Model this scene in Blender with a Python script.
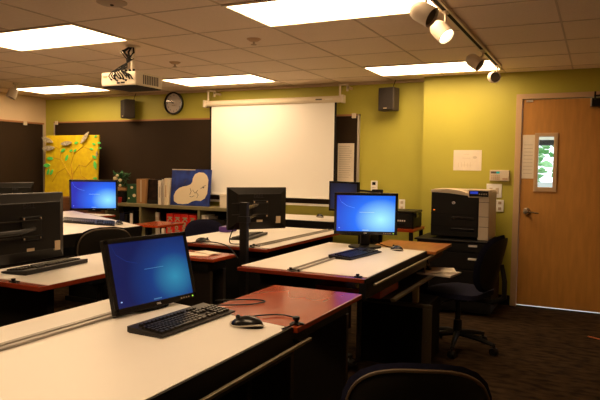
import bpy, bmesh, math, random
from mathutils import Vector, Matrix
random.seed(7)
PI = math.pi
for o in list(bpy.data.objects): bpy.data.objects.remove(o)
S = bpy.context.scene
C = S.collection
# ---------------------------------------------------------------- camera
cd = bpy.data.cameras.new('camera'); cam = bpy.data.objects.new('camera', cd); C.objects.link(cam)
yaw, pit, rol = -0.450808677, 0.0534474078, -0.014819698
fw = Vector((math.sin(yaw)*math.cos(pit), math.cos(yaw)*math.cos(pit), -math.sin(pit)))
r0 = Vector((math.cos(yaw), -math.sin(yaw), 0)); d0 = fw.cross(r0)
rr = math.cos(rol)*r0 + math.sin(rol)*d0; dd = -math.sin(rol)*r0 + math.cos(rol)*d0
m = Matrix.Identity(4)
for i in range(3):
    m[i][0] = rr[i]; m[i][1] = -dd[i]; m[i][2] = -fw[i]
m[2][3] = 1.36
cam.matrix_world = m
cd.sensor_width = 36; cd.lens = 36.915; cd.clip_start = 0.05
S.camera = cam
# ---------------------------------------------------------------- world, exposure
w = bpy.data.worlds.new('daylight'); S.world = w; w.use_nodes = True
bg = w.node_tree.nodes['Background']; bg.inputs[0].default_value = (.80, .92, 1, 1); bg.inputs[1].default_value = 2.5
S.view_settings.view_transform = 'Standard'; S.view_settings.look = 'None'
S.view_settings.exposure = 0.0; S.view_settings.gamma = 1
LAMP = 11.5                                 # strength of the ceiling panels
LCOL = (1, .69, .40)
# ---------------------------------------------------------------- materials
MATS = {}
def mat(name, col, rough=.6, metal=0, spec=.5, var=0, scale=8, stretch=None, bump=0, col2=None, emit=None, estr=0, detail=3):
    if name in MATS: return MATS[name]
    m = bpy.data.materials.new(name); m.use_nodes = True; nt = m.node_tree
    b = nt.nodes['Principled BSDF']
    b.inputs['Base Color'].default_value = (*col, 1); b.inputs['Roughness'].default_value = rough
    b.inputs['Metallic'].default_value = metal; b.inputs['Specular IOR Level'].default_value = spec
    if var or col2 or bump:
        tc = nt.nodes.new('ShaderNodeTexCoord'); mp = nt.nodes.new('ShaderNodeMapping'); nz = nt.nodes.new('ShaderNodeTexNoise')
        nt.links.new(tc.outputs['Object'], mp.inputs['Vector']); nt.links.new(mp.outputs['Vector'], nz.inputs['Vector'])
        if stretch: mp.inputs['Scale'].default_value = stretch
        nz.inputs['Scale'].default_value = scale; nz.inputs['Detail'].default_value = detail
        rp = nt.nodes.new('ShaderNodeValToRGB'); nt.links.new(nz.outputs['Fac'], rp.inputs['Fac'])
        c2 = col2 or tuple(c*(1-var) for c in col)
        rp.color_ramp.elements[0].position = .35; rp.color_ramp.elements[1].position = .65
        rp.color_ramp.elements[0].color = (*c2, 1); rp.color_ramp.elements[1].color = (*col, 1)
        nt.links.new(rp.outputs['Color'], b.inputs['Base Color'])
        if bump:
            bm_ = nt.nodes.new('ShaderNodeBump'); bm_.inputs['Strength'].default_value = bump; bm_.inputs['Distance'].default_value = .01
            nt.links.new(nz.outputs['Fac'], bm_.inputs['Height']); nt.links.new(bm_.outputs['Normal'], b.inputs['Normal'])
    if emit:
        b.inputs['Emission Color'].default_value = (*emit, 1); b.inputs['Emission Strength'].default_value = estr
    MATS[name] = m; return m
mat('wall_green', (.50, .46, .060), .55, var=.05, scale=3)
mat('wall_beige', (.68, .52, .33), .6, var=.05, scale=3)
mat('ceiling_tile', (.90, .74, .58), .9, var=.05, scale=60)
mat('tbar', (.62, .48, .34), .6)
mat('detector', (.50, .38, .26), .6)
mat('cream_metal', (.72, .62, .46), .45)
mat('carpet', (.060, .036, .018), 1, spec=.05, col2=(.020, .013, .008), scale=9, stretch=(1, 2.2, 1), bump=.3, detail=6)
mat('diffuser', (.9, .9, .9), .5, emit=LCOL, estr=LAMP)
mat('black', (.007, .006, .005), .5, spec=.25)
mat('black_matte', (.008, .007, .006), .8, spec=.2)
mat('black_gloss', (.008, .008, .009), .22)
mat('dark_plastic', (.009, .0075, .006), .42, spec=.22, var=.1, scale=20)
mat('key_black', (.012, .010, .009), .4, spec=.3)
mat('key_top', (.015, .013, .011), .35, spec=.3)
mat('bronze', (.060, .045, .024), .5)
mat('fabric_blue', (.016, .016, .038), .95, spec=.1, var=.25, scale=90)
mat('fabric_black', (.006, .006, .007), .95, spec=.1, var=.2, scale=90)
mat('shell', (.012, .010, .007), .5, spec=.25)
mat('rim_tan', (.10, .068, .038), .45)
mat('panel_brown', (.022, .014, .008), .6)
mat('mahogany', (.38, .052, .010), .20, spec=.4, var=.12, scale=2.2, stretch=(3, .8, 3), detail=2)
mat('mahogany_edge', (.22, .026, .008), .27)
mat('orange_wood', (.46, .15, .03), .3, var=.3, scale=5, stretch=(5, 1, 5), detail=6)
mat('board_white', (.84, .80, .74), .45, var=.02, scale=3)
mat('groove', (.42, .37, .31), .6)
mat('rail_metal', (.20, .16, .10), .4, metal=.5)
mat('bar_grey', (.33, .30, .26), .35, metal=.3)
mat('olive_metal', (.22, .19, .09), .5)
mat('chalkboard', (.034, .020, .010), .75, spec=.15, var=.15, scale=2)
mat('copper_trim', (.42, .20, .09), .4, metal=.3)
mat('alu', (.60, .55, .46), .35, metal=.6)
mat('screen_white', (.93, .91, .86), .7)
mat('door_wood', (.62, .29, .062), .4, var=.15, scale=3.5, stretch=(7, 7, 1), detail=6)
mat('frame_cream', (.60, .40, .22), .5)
mat('glass', (.9, .9, .9), .03)
_n = MATS['glass'].node_tree; _t = _n.nodes.new('ShaderNodeBsdfTransparent'); _g = _n.nodes.new('ShaderNodeBsdfGlossy'); _g.inputs['Roughness'].default_value = .02
_m = _n.nodes.new('ShaderNodeMixShader'); _m.inputs[0].default_value = .07
_n.links.new(_t.outputs[0], _m.inputs[1]); _n.links.new(_g.outputs[0], _m.inputs[2]); _n.links.new(_m.outputs[0], _n.nodes['Material Output'].inputs['Surface'])
mat('steel', (.5, .44, .36), .25, metal=.9)
mat('paper', (.85, .76, .62), .8, var=.06, scale=12)
mat('paper_grey', (.55, .48, .40), .8, var=.15, scale=20)
mat('ink', (.08, .06, .05), .8)
mat('faint', (.66, .57, .44), .8)
mat('ink_soft', (.42, .34, .24), .8)
mat('proj_cream', (.76, .66, .50), .4)
mat('speaker_brown', (.055, .040, .028), .6)
mat('grille', (.035, .026, .020), .85, var=.4, scale=150)
mat('clock_face', (.62, .55, .48), .3)
mat('yellow', (.80, .62, .008), .6, scale=14, col2=(.70, .50, .008))
mat('branch', (.50, .30, .012), .7)
mat('leaf_green', (.12, .75, .14), .6)
mat('leaf_grey', (.56, .50, .36), .7, var=.5, scale=40)
mat('brown_wood', (.16, .06, .025), .45, var=.25, scale=6, stretch=(1, 1, 5))
mat('cardboard', (.36, .19, .07), .8, var=.1, scale=10)
mat('binder_red', (.80, .022, .012), .4)
mat('binder_text', (.36, .46, .28), .5)
mat('art_blue', (.012, .05, .34), .6, col2=(.004, .010, .10), scale=7, detail=6)
mat('art_cream', (.80, .68, .48), .6)
mat('plant_green', (.02, .13, .035), .7, var=.4, scale=25)
mat('box_green', (.010, .065, .022), .6)
mat('flower', (.70, .62, .38), .7)
mat('red_dark', (.25, .01, .008), .4)
mat('photo_dark', (.006, .005, .004), .6, spec=.1, col2=(.03, .014, .01), scale=14, detail=5)
mat('printer_cream', (.66, .56, .43), .45)
mat('lcd_blue', (.02, .03, .3), .3, emit=(.03, .08, .8), estr=.5)
mat('lcd_teal', (.02, .3, .3), .3, emit=(.02, .5, .45), estr=.35)
mat('led_amber', (.8, .2, .02), .3, emit=(1, .25, .02), estr=.8)
mat('led_green', (.3, .8, .05), .3, emit=(.5, 1, .1), estr=.8)
mat('white_logo', (.8, .75, .7), .4)
mat('logo_dim', (.004, .004, .004), .3)
mat('label_tan', (.50, .38, .24), .7)
mat('spot_shell', (.66, .56, .43), .45)
mat('spot_inside', (.10, .08, .06), .5)
mat('bulb', (1, .95, .85), .4, emit=(1, .86, .62), estr=5)
mat('foliage', (.16, .40, .12), .8, col2=(.50, .72, .42), scale=4, detail=4)
mat('concrete', (.72, .74, .76), .8, var=.1, scale=4)
mat('eave_dark', (.02, .02, .02), .7)
mat('eave_light', (.75, .72, .66), .7)
mat('purple', (.08, .03, .22), .6)
mat('orange_cord', (.55, .14, .03), .6)
mat('text_white', (.4, .6, .9), .5, emit=(.35, .62, 1), estr=.6)
mat('text_dim', (.1, .2, .3), .5, emit=(.06, .22, .42), estr=.6)

def screen_mat(name, dark, mid, bright, k, W, H, cx, cz, r):
    """a lit desktop: blue with one glow, in the panel's own coordinates"""
    m = bpy.data.materials.new(name); m.use_nodes = True; nt = m.node_tree; b = nt.nodes['Principled BSDF']
    b.inputs['Base Color'].default_value = (.004, .004, .006, 1); b.inputs['Roughness'].default_value = .35
    tc = nt.nodes.new('ShaderNodeTexCoord'); mp = nt.nodes.new('ShaderNodeMapping'); mp.vector_type = 'POINT'
    mp.inputs['Location'].default_value = (-cx/r, 0, -cz/r*1.25); mp.inputs['Scale'].default_value = (1/r, 0, 1.25/r)
    g = nt.nodes.new('ShaderNodeTexGradient'); g.gradient_type = 'SPHERICAL'
    rp = nt.nodes.new('ShaderNodeValToRGB'); e = rp.color_ramp.elements
    e[0].position = 0; e[0].color = (*dark, 1); e[1].position = 1; e[1].color = (*bright, 1)
    x = e.new(.5); x.color = (*mid, 1)
    nt.links.new(tc.outputs['Object'], mp.inputs['Vector']); nt.links.new(mp.outputs['Vector'], g.inputs['Vector'])
    nt.links.new(g.outputs['Fac'], rp.inputs['Fac']); nt.links.new(rp.outputs['Color'], b.inputs['Emission Color'])
    b.inputs['Emission Strength'].default_value = k
    MATS[name] = m; return m
# ---------------------------------------------------------------- mesh helpers
class MB:
    def __init__(s): s.bm = bmesh.new()
    def add(s, verts, faces):
        vs = [s.bm.verts.new(v) for v in verts]
        for f in faces:
            try: s.bm.faces.new([vs[i] for i in f])
            except ValueError: pass
        return vs
    def box(s, x0, x1, y0, y1, z0, z1, bev=0, M=None, seg=2):
        t = bmesh.new(); bmesh.ops.create_cube(t, size=1)
        for v in t.verts:
            v.co = Vector(((x0+x1)/2+v.co.x*(x1-x0), (y0+y1)/2+v.co.y*(y1-y0), (z0+z1)/2+v.co.z*(z1-z0)))
        if bev: bmesh.ops.bevel(t, geom=t.edges[:], offset=bev, segments=seg, affect='EDGES', profile=.5)
        s.merge(t, M); return s
    def merge(s, t, M=None):
        t.verts.index_update()
        vs = [s.bm.verts.new(M @ v.co if M else v.co) for v in t.verts]
        for f in t.faces:
            try: s.bm.faces.new([vs[v.index] for v in f.verts])
            except ValueError: pass
        t.free()
    def frustum(s, r0, r1, y0, y1, M=None):
        """rects r=(x0,x1,z0,z1) at depth y0 and y1"""
        v = [(r0[0], y0, r0[2]), (r0[1], y0, r0[2]), (r0[1], y0, r0[3]), (r0[0], y0, r0[3]),
             (r1[0], y1, r1[2]), (r1[1], y1, r1[2]), (r1[1], y1, r1[3]), (r1[0], y1, r1[3])]
        if M: v = [M @ Vector(p) for p in v]
        s.add(v, [(0, 1, 2, 3), (7, 6, 5, 4), (0, 4, 5, 1), (1, 5, 6, 2), (2, 6, 7, 3), (3, 7, 4, 0)]); return s
    def tube(s, pts, r, n=8, closed=False, cap=True):
        pts = [Vector(p) for p in pts]; N = len(pts); rings = []
        up = None
        for i, p in enumerate(pts):
            if closed: d = pts[(i+1) % N]-pts[i-1]
            else: d = pts[min(i+1, N-1)]-pts[max(i-1, 0)]
            d.normalize()
            if up is None:
                a = Vector((0, 0, 1)) if abs(d.z) < .9 else Vector((1, 0, 0)); u = d.cross(a).normalized()
            else:
                u = (up - d*up.dot(d)); u = u.normalized() if u.length > 1e-6 else d.orthogonal().normalized()
            up = u; v = d.cross(u)
            rad = r[i] if isinstance(r, (list, tuple)) else r
            rings.append([s.bm.verts.new(p+(u*math.cos(2*PI*k/n)+v*math.sin(2*PI*k/n))*rad) for k in range(n)])
        for i in range(N if closed else N-1):
            A, B = rings[i], rings[(i+1) % N]
            for k in range(n): s.bm.faces.new([A[k], A[(k+1) % n], B[(k+1) % n], B[k]])
        if cap and not closed: s.bm.faces.new(rings[0][::-1]); s.bm.faces.new(rings[-1])
        return s
    def lathe(s, prof, M=None, n=24, cap=True):
        """prof: (radius, height) about local z"""
        rings = []
        for r, z in prof:
            ring = []
            for k in range(n):
                p = Vector((r*math.cos(2*PI*k/n), r*math.sin(2*PI*k/n), z)); ring.append(s.bm.verts.new(M @ p if M else p))
            rings.append(ring)
        for A, B in zip(rings, rings[1:]):
            for k in range(n): s.bm.faces.new([A[k], A[(k+1) % n], B[(k+1) % n], B[k]])
        if cap and prof[0][0] > 1e-5: s.bm.faces.new(rings[0][::-1])
        if cap and prof[-1][0] > 1e-5: s.bm.faces.new(rings[-1])
        return s
    def prism(s, poly, a, b, M=None, axis='z'):
        """extrude a 2D outline; axis z: (x,y); axis y: (x,z); axis x: (y,z)"""
        def P(u, v, t): return Vector((u, v, t)) if axis == 'z' else (Vector((u, t, v)) if axis == 'y' else Vector((t, u, v)))
        A = [s.bm.verts.new(M @ P(u, v, a) if M else P(u, v, a)) for u, v in poly]
        B = [s.bm.verts.new(M @ P(u, v, b) if M else P(u, v, b)) for u, v in poly]
        n = len(poly); s.bm.faces.new(A[::-1]); s.bm.faces.new(B)
        for k in range(n): s.bm.faces.new([A[k], A[(k+1) % n], B[(k+1) % n], B[k]])
        return s
    def blob(s, c, r, sub=2, jit=0):
        t = bmesh.new(); bmesh.ops.create_icosphere(t, subdivisions=sub, radius=1)
        for v in t.verts:
            k = 1+random.uniform(-jit, jit); v.co = Vector((c[0]+v.co.x*r[0]*k, c[1]+v.co.y*r[1]*k, c[2]+v.co.z*r[2]*k))
        s.merge(t); return s
    def build(s, name, material, parent=None, smooth=False, loc=None):
        bmesh.ops.remove_doubles(s.bm, verts=s.bm.verts, dist=1e-6)
        bmesh.ops.recalc_face_normals(s.bm, faces=s.bm.faces)
        me = bpy.data.meshes.new(name); s.bm.to_mesh(me); s.bm.free()
        me.materials.append(MATS[material] if isinstance(material, str) else material)
        if smooth:
            for p in me.polygons: p.use_smooth = True
            try: me.set_sharp_from_angle(angle=math.radians(35))
            except Exception: pass
        o = bpy.data.objects.new(name, me); C.objects.link(o)
        if parent: o.parent = parent
        if loc: o.location = loc
        return o
def tag(o, label, cat, group=None, kind=None):
    o['label'] = label; o['category'] = cat
    if group: o['group'] = group
    if kind: o['kind'] = kind
    return o
def thing(name, label, cat, loc=(0, 0, 0), rz=0, group=None, rx=0, ry=0):
    o = bpy.data.objects.new(name, None); o.empty_display_size = .05; C.objects.link(o)
    o.location = loc; o.rotation_euler = (rx, ry, rz); return tag(o, label, cat, group)
def struct(o): o['kind'] = 'structure'; return o
def text(name, body, size, material, parent, M, ext=.0006, align='CENTER'):
    cu = bpy.data.curves.new(name, 'FONT'); cu.body = body; cu.size = size; cu.extrude = ext; cu.offset = size*.02; cu.align_x = align; cu.align_y = 'CENTER'
    t = bpy.data.objects.new(name, cu); C.objects.link(t)
    dg = bpy.context.evaluated_depsgraph_get(); me = bpy.data.meshes.new_from_object(t.evaluated_get(dg))
    bpy.data.objects.remove(t); me.transform(M); me.materials.clear(); me.materials.append(MATS[material])
    o = bpy.data.objects.new(name, me); C.objects.link(o); o.parent = parent; return o
def copy_tree(o, parent=None):
    c = o.copy(); C.objects.link(c); c.parent = parent
    for ch in [x for x in bpy.data.objects if x.parent == o]: copy_tree(ch, c)
    return c
RX90 = Matrix.Rotation(PI/2, 4, 'X')
def ell(cx, cy, rx, ry, n=20, a0=0, rot=0):
    out = []
    for k in range(n):
        a = a0+2*PI*k/n; x, y = rx*math.cos(a), ry*math.sin(a)
        out.append((cx+x*math.cos(rot)-y*math.sin(rot), cy+x*math.sin(rot)+y*math.cos(rot)))
    return out
# ================================================================ THE ROOM
XL, XR, YF, YB, YBR, H = -7.43, 1.75, -2.4, 6.63, 6.46, 2.33
STEP = -1.69
struct(MB().box(XL-.1, STEP, YF-.1, YB+.12, -.12, 0).box(STEP, XR+.1, YF-.1, YBR+.055, -.12, 0).build('floor', 'carpet'))
ceil = struct(MB().box(XL-.1, XR+.1, YF-.1, YB+.15, H, H+.1).build('ceiling', 'ceiling_tile'))
g = MB(); T = .6096
for k in range(-4, 13):
    x = -.255-T*k
    if XL < x < XR: g.box(x-.006, x+.006, YF, YBR if x > STEP else YB, H-.004, H+.004)
for k in range(-10, 8):
    y = 3.17+T*k
    if YF < y < YBR: g.box(XL, XR, y-.004, y+.004, H-.003, H+.003)
g.build('ceiling_grid', 'tbar', ceil)
struct(MB().box(XL-.1, STEP, YB, YB+.12, 0, H).build('wall_back', 'wall_green'))
# right section of the back wall with the doorway
DX0, DX1, DH = -.712, .205, 2.06
wr = MB(); wr.box(STEP, DX0-.0, YBR, YBR+.29, 0, H); wr.box(DX1, XR+.1, YBR, YBR+.29, 0, H); wr.box(DX0, DX1, YBR, YBR+.29, DH, H)
struct(wr.build('wall_back_right', 'wall_green'))
struct(MB().box(XL-.12, XL, YF, YB, 0, H).build('wall_left', 'wall_beige'))
struct(MB().box(XR, XR+.12, YF, YBR, 0, H).build('wall_right', 'wall_beige'))
struct(MB().box(XL, XR, YF-.12, YF, 0, H).build('wall_front', 'wall_beige'))
struct(MB().box(XL, STEP, YB-.012, YB, 0, .10, .003).build('baseboard_back', 'black'))
struct(MB().box(STEP, DX0-.05, YBR-.012, YBR, 0, .10, .003).build('baseboard_right', 'black'))
struct(MB().box(XL, STEP, YB-.035, YB, H-.03, H, .002).build('trim_1', 'tbar'))
# ---- door
d = bpy.data.objects.new('door_1', None); C.objects.link(d); d.location = (DX0, YBR, 0); struct(d)
f = MB()
f.box(-.045, .012, -.02, .05, 0, DH, .003); f.box(DX1-DX0-.012, DX1-DX0+.045, -.02, .05, 0, DH, .003); f.box(-.045, DX1-DX0+.045, -.02, .05, DH, DH+.05, .003)
f.build('door_frame', 'frame_cream', d)
DW = DX1-DX0
wx0, wx1, wz0, wz1 = .165, .32, 1.19, 1.70          # lite opening
p = MB(); y0, y1 = .0, .045
for a in ((.016, wx0, .020, DH-.006), (wx1, DW-.016, .020, DH-.006), (wx0, wx1, .020, wz0), (wx0, wx1, wz1, DH-.006)): p.box(a[0], a[1], y0, y1, a[2], a[3])
leaf = p.build('door_panel', 'door_wood', d)
v = MB()
for a in ((wx0-.028, wx0+.008, wz0-.035, wz1+.028), (wx1-.008, wx1+.028, wz0-.035, wz1+.028), (wx0, wx1, wz0-.035, wz0+.008), (wx0, wx1, wz1-.008, wz1+.028)): v.box(a[0], a[1], -.012, .055, a[2], a[3], .003)
v.build('window_frame', 'frame_cream', leaf)
MB().box(wx0, wx1, .02, .025, wz0, wz1).build('window_pane', 'glass', leaf)
hd = MB(); Mh = Matrix.Translation((.085, 0, .955)) @ RX90
hd.lathe([(.036, 0), (.036, .008), (.02, .016), (.013, .03), (.013, .05), (.028, .056), (.03, .066), (.022, .078), (0, .08)], Mh, 20)
hd.tube([(.085, -.062, .955), (.12, -.064, .953), (.165, -.062, .947), (.20, -.058, .944)], [.012, .010, .008, .007], 8)
hd.build('door_handle', 'steel', leaf, True)
cl = MB(); cl.box(DW-.29, DW-.03, -.06, 0, DH-.09, DH-.015, .004); cl.build('door_closer', 'dark_plastic', leaf)
ca = MB(); ca.box(DW-.30, DW-.285, -.064, 0, DH-.092, DH-.013, .002); ca.build('closer_cap', 'alu', leaf)
ar = MB(); ar.box(DW-.27, DW+.0, -.075, -.062, DH+.0, DH+.014); ar.tube([(DW-.26, -.068, DH-.03), (DW-.26, -.068, DH+.045)], .008); ar.build('closer_arm', 'black', leaf)
MB().box(.045, .11, -.014, 0, DH-.03, DH-.012, .002).build('door_contact', 'alu', leaf)
# ---- outdoors beyond the door
struct(MB().box(-1.0, .6, YBR+.055, YB+.13, -.12, -.001).box(-9, 9, YB+.13, 26, -.16, -.001).build('ground_outside', 'concrete'))
ev = MB().box(-3.5, 3.5, 8.3, 8.6, 1.685, 1.745).build('canopy_beam', 'eave_dark'); struct(ev)
ev = MB().box(-3.5, 3.5, 8.3, 8.6, 1.745, 2.0).build('canopy_fascia', 'eave_light'); struct(ev)
wl = MB().box(-4, 4, 9.6, 9.8, -.001, 1.19).build('garden_wall', 'concrete'); struct(wl)
for k, (x, r, lb) in enumerate(((-2.6, .95, 'leafy green shrub outside, seen at the left edge of the door window'), (-.35, 1.15, 'bright green leafy shrub filling the middle of the door window'), (1.9, .95, 'leafy green shrub outside, standing to the right beyond the door'))):
    b = MB()
    for i in range(420):
        a, e = random.uniform(0, 2*PI), random.uniform(-1, 1)
        q = Vector((math.cos(a)*math.sqrt(1-e*e), math.sin(a)*math.sqrt(1-e*e), e))*random.uniform(.6, 1)
        b.blob((q.x*r, q.y*r*.7, 1.15+q.z*1.1), (random.uniform(.04, .11), random.uniform(.04, .11), random.uniform(.02, .06)), 1, .5)
    s = thing('shrub', lb, 'shrub', (x, 11.0, -.001), group='shrubs outside the door')
    b.build('foliage', 'foliage', s); MB().tube([(0, 0, 0), (.03, 0, .5), (0, .02, 1.2)], [.06, .05, .03]).build('trunk', 'brown_wood', s)
# ================================================================ CEILING LIGHTS
def ceiling_light(x, y, label, W=1.219, D=.6096, group='recessed ceiling light panels'):
    t = thing('ceiling_light', label, 'ceiling light', (x, y, H), group=group)
    f = MB(); a = .022
    for q in ((0, W, 0, a), (0, W, D-a, D), (0, a, a, D-a), (W-a, W, a, D-a)): f.box(q[0], q[1], q[2], q[3], -.012, .0, .002)
    f.build('frame', 'cream_metal', t)
    MB().box(a, W-a, a, D-a, -.006, -.001).build('diffuser', 'diffuser', t)
LX = (-.865-1.219, -.865-1.219-2.438, -.865-1.219-4.877); LY = (3.17, 5.608)
for x, y, lb in ((LX[0], LY[0], 'large ceiling light panel cut by the top edge, above the projection screen'),
                 (LX[1], LY[0], 'big ceiling light panel at the upper left, in front of the projector'),
                 (LX[0], LY[1], 'ceiling light panel beside the track spotlights, nearest the right part of the back wall'),
                 (LX[1], LY[1], 'small looking ceiling light panel behind the projector, above the wall clock'),
                 (LX[2], LY[1], 'farthest left ceiling light panel, over the corner of the two dark boards'),
                 (LX[2], LY[0], 'ceiling light panel off to the left, out of the picture'),
                 (LX[0], .732, 'ceiling light panel over the nearest drafting table, out of the picture'),
                 (LX[1], .732, 'ceiling light panel at the near left, out of the picture')):
    ceiling_light(x, y, lb)
# ================================================================ FIXTURES ON THE CEILING
# projector: rear face with ports faces the camera
pj = thing('projector', 'cream ceiling projector with a tangle of black cables above it', 'projector', (-3.505, 3.86, H))
hb = MB(); hb.box(-.19, .17, 0, .34, -.335, -.225, .012); hb.build('housing', 'proj_cream', pj)
pt = MB()
for i in range(7): pt.lathe([(.009 if i % 2 else .007, 0), (.009 if i % 2 else .007, .004)], Matrix.Translation((-.075+.03*i, -.001, -.285+.012*math.sin(i*2.3))) @ RX90, 10)
pt.box(-.06, -.03, -.004, .001, -.262, -.248); pt.box(.02, .06, -.004, .001, -.318, -.306); pt.box(-.02, .01, -.004, .001, -.32, -.308); pt.box(.07, .12, -.004, .001, -.262, -.252)
pt.build('port_panel', 'black', pj)
gr = MB()
for i in range(9): gr.box(.168, .172, .09+.022*i, .103+.022*i, -.318, -.245)
gr.build('side_vent', 'spot_inside', pj)
bt = MB().box(-.18, .16, .01, .33, -.342, -.333, .003); bt.build('underside', 'dark_plastic', pj)
gl = MB()
for i in range(6): gl.box(-.165+.008*i, -.161+.008*i, -.003, .001, -.27, -.25)
gl.build('rear_vent', 'label_tan', pj)
pm = MB(); pm.lathe([(.06, 0), (.06, -.012), (.022, -.02), (.02, -.05)], Matrix.Translation((.04, .12, 0)), 16); pm.tube([(.04, .12, -.02), (.04, .12, -.215)], .019, 12); pm.box(-.05, .09, .05, .19, -.226, -.205, .004)
pm.build('mount', 'proj_cream', pj, True)
cb = MB()
for i in range(9):
    a = random.uniform(-.05, .05); b_ = random.uniform(-.06, .06); e = (-.08+.028*i, -.006, -.285+.01*math.sin(i*2.3))
    cb.tube([(.05+a*.4, .10, -.01), (.05+a, .07+a, -.06), (.05-b_, .05, -.12), (.05+b_*1.3, .02, -.19), (e[0]*.5+b_*.5, -.03, -.225), (e[0], -.03, -.26), e], .0052, 6)
cb.build('cable', 'black_matte', pj, True)
kn = MB().lathe([(.0, -.02), (.018, -.015), (.018, .015), (0, .02)], Matrix.Translation((-.02, .07, -.055)) @ RX90, 12); kn.build('mount_knob', 'proj_cream', pj, True)
for i in range(4): MB().box(.0+.04*i, .012+.04*i, .02, .04, -.225, -.205, .002).build('adjuster', 'black', pj)
# sprinklers and dome
s = thing('smoke_detector', 'flat round ceiling disc above the big left light panel', 'smoke detector', (-2.66, 2.87, H)); 
MB().lathe([(.09, 0), (.09, -.006), (.07, -.014), (.0, -.016)], None, 28).build('cover', 'detector', s, True); MB().lathe([(.012, -.012), (.01, -.022), (0, -.024)], None, 10).build('sensor', 'black', s)
for loc, lb in (((-2.40, 4.11, H), 'small fire sprinkler between the top light panel and the projection screen'), ((-3.63, 4.75, H), 'small fire sprinkler on the ceiling just right of the projector')):
    s = thing('fire_sprinkler', lb, 'sprinkler', loc, group='fire sprinklers on the ceiling')
    MB().lathe([(.055, 0), (.053, -.005), (.034, -.018), (.03, -.02), (.012, -.022)], None, 20).build('escutcheon', 'frame_cream', s, True)
    MB().lathe([(.008, -.02), (.008, -.04), (.022, -.042), (.022, -.046), (0, -.047)], None, 12).build('deflector', 'detector', s, True)
# track with heads
tr = thing('lighting_track', 'long cream lighting track with black slot, running toward the door wall', 'lighting track', (-.865, 2.6, H))
tb = MB(); tb.box(-.026, -.012, 0, 3.33, -.022, 0, .001); tb.box(.012, .026, 0, 3.33, -.022, 0, .001); tb.build('rail', 'cream_metal', tr)
MB().box(-.0125, .0125, .005, 3.325, -.0225, -.001).build('slot', 'black_matte', tr)
MB().box(-.032, .032, 2.44, 2.49, -.024, 0, .001).build('joiner', 'cream_metal', tr)
MB().box(-.032, .032, 3.30, 3.34, -.024, 0, .002).build('end_cap', 'cream_metal', tr)
def spot(root, cx, dirn, label, L=.13, r=.052, lit=False, group='spotlights on the ceiling track'):
    """root: point on the track; cx: centre of the head relative to root; dirn: where it points"""
    t = thing('track_spotlight', label, 'spotlight', root, group=group)
    d_ = Vector(dirn).normalized(); q = Vector((0, 0, 1)).rotation_difference(d_).to_matrix().to_4x4()
    M = Matrix.Translation(cx) @ q
    MB().lathe([(0, -L*.5), (r*.45, -L*.48), (r*.8, -L*.38), (r*.97, -L*.2), (r, 0), (r, L*.5), (r*.93, L*.5), (r*.93, L*.05)], M, 28, False).build('shade', 'spot_shell', t, True)
    MB().lathe([(r*.93, L*.04), (0, L*.04)], M, 28, False).build('reflector', 'spot_inside', t)
    MB().lathe([(0, L*.05), (r*.86, L*.09), (r*.86, L*.40), (0, L*.44)], M, 24).build('bulb', 'bulb' if lit else 'spot_inside', t, True)
    c = Vector(cx); st = MB(); st.box(-.016, .016, -.03, .03, -.034, -.012 if root[2] > 2.32 else 0, .003)
    st.tube([(0, 0, -.02), (0, 0, c.z*.6), (c.x*.5, c.y*.5, c.z*.85), tuple(c*.93)], .008, 8); st.build('stem', 'spot_shell', t, True)
spot((-.865, 3.30, H), (-.020, .0, -.130), (.78, -.12, -.48), 'dull spotlight nearest the top edge, first on the ceiling track', .135, .055)
spot((-.865, 3.76, H), (-.025, -.01, -.135), (.64, -.28, -.65), 'spotlight with its bulb glowing white, second on the ceiling track', .13, .053, True)
spot((-.865, 5.10, H), (-.07, .0, -.10), (.75, -.15, -.55), 'third spotlight on the ceiling track, in front of the far light panel', .13, .052)
spot((-.865, 5.86, H), (-.03, .0, -.125), (.45, -.75, -.12), 'end spotlight on the ceiling track, with a dark round opening toward us', .10, .050)
spot((-6.33, 5.2, H), (-.05, .0, -.13), (-.15, -.35, -.9), 'lone white spotlight at the far left, below the far ceiling light panel', .13, .055, group=None)
# ================================================================ BACK WALL
bb = thing('blackboard', 'wide dark blackboard on the green back wall, behind the projection screen', 'blackboard', (-7.24, YB, 0))
Wb = 4.78
MB().box(.02, Wb-.02, -.022, -.002, .93, 1.95).build('panel', 'chalkboard', bb)
t_ = MB(); t_.box(0, Wb, -.03, -.0, 1.95, 1.972, .002); t_.build('top_rail', 'copper_trim', bb)
t_ = MB(); t_.box(0, .02, -.03, -.0, .91, 1.95, .002); t_.box(Wb-.025, Wb, -.03, 0, .91, 1.972, .002); t_.build('side_rail', 'alu', bb)
t_ = MB(); t_.box(0, Wb, -.075, -.0, .905, .93, .003); t_.build('chalk_tray', 'screen_white', bb)
for i, x in enumerate((.04, Wb-.09)):
    MB().box(x, x+.05, -.045, -.028, 1.925, 1.98, .003).build('map_clip', 'cream_metal', bb)
lb_ = thing('blackboard', 'dark blackboard on the beige left wall at the left edge', 'blackboard', (XL, 3.6, 0))
MB().box(.002, .022, 0, 2.95, .93, 1.93).build('panel', 'chalkboard', lb_)
t_ = MB(); t_.box(0, .03, 0, 2.97, 1.93, 1.955, .002); t_.build('top_rail', 'copper_trim', lb_)
t_ = MB(); t_.box(0, .03, 2.95, 2.975, .91, 1.93, .002); t_.build('side_rail', 'alu', lb_)
MB().box(.028, .045, 2.6, 2.66, 1.90, 1.95, .003).build('map_clip', 'cream_metal', lb_)
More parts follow.
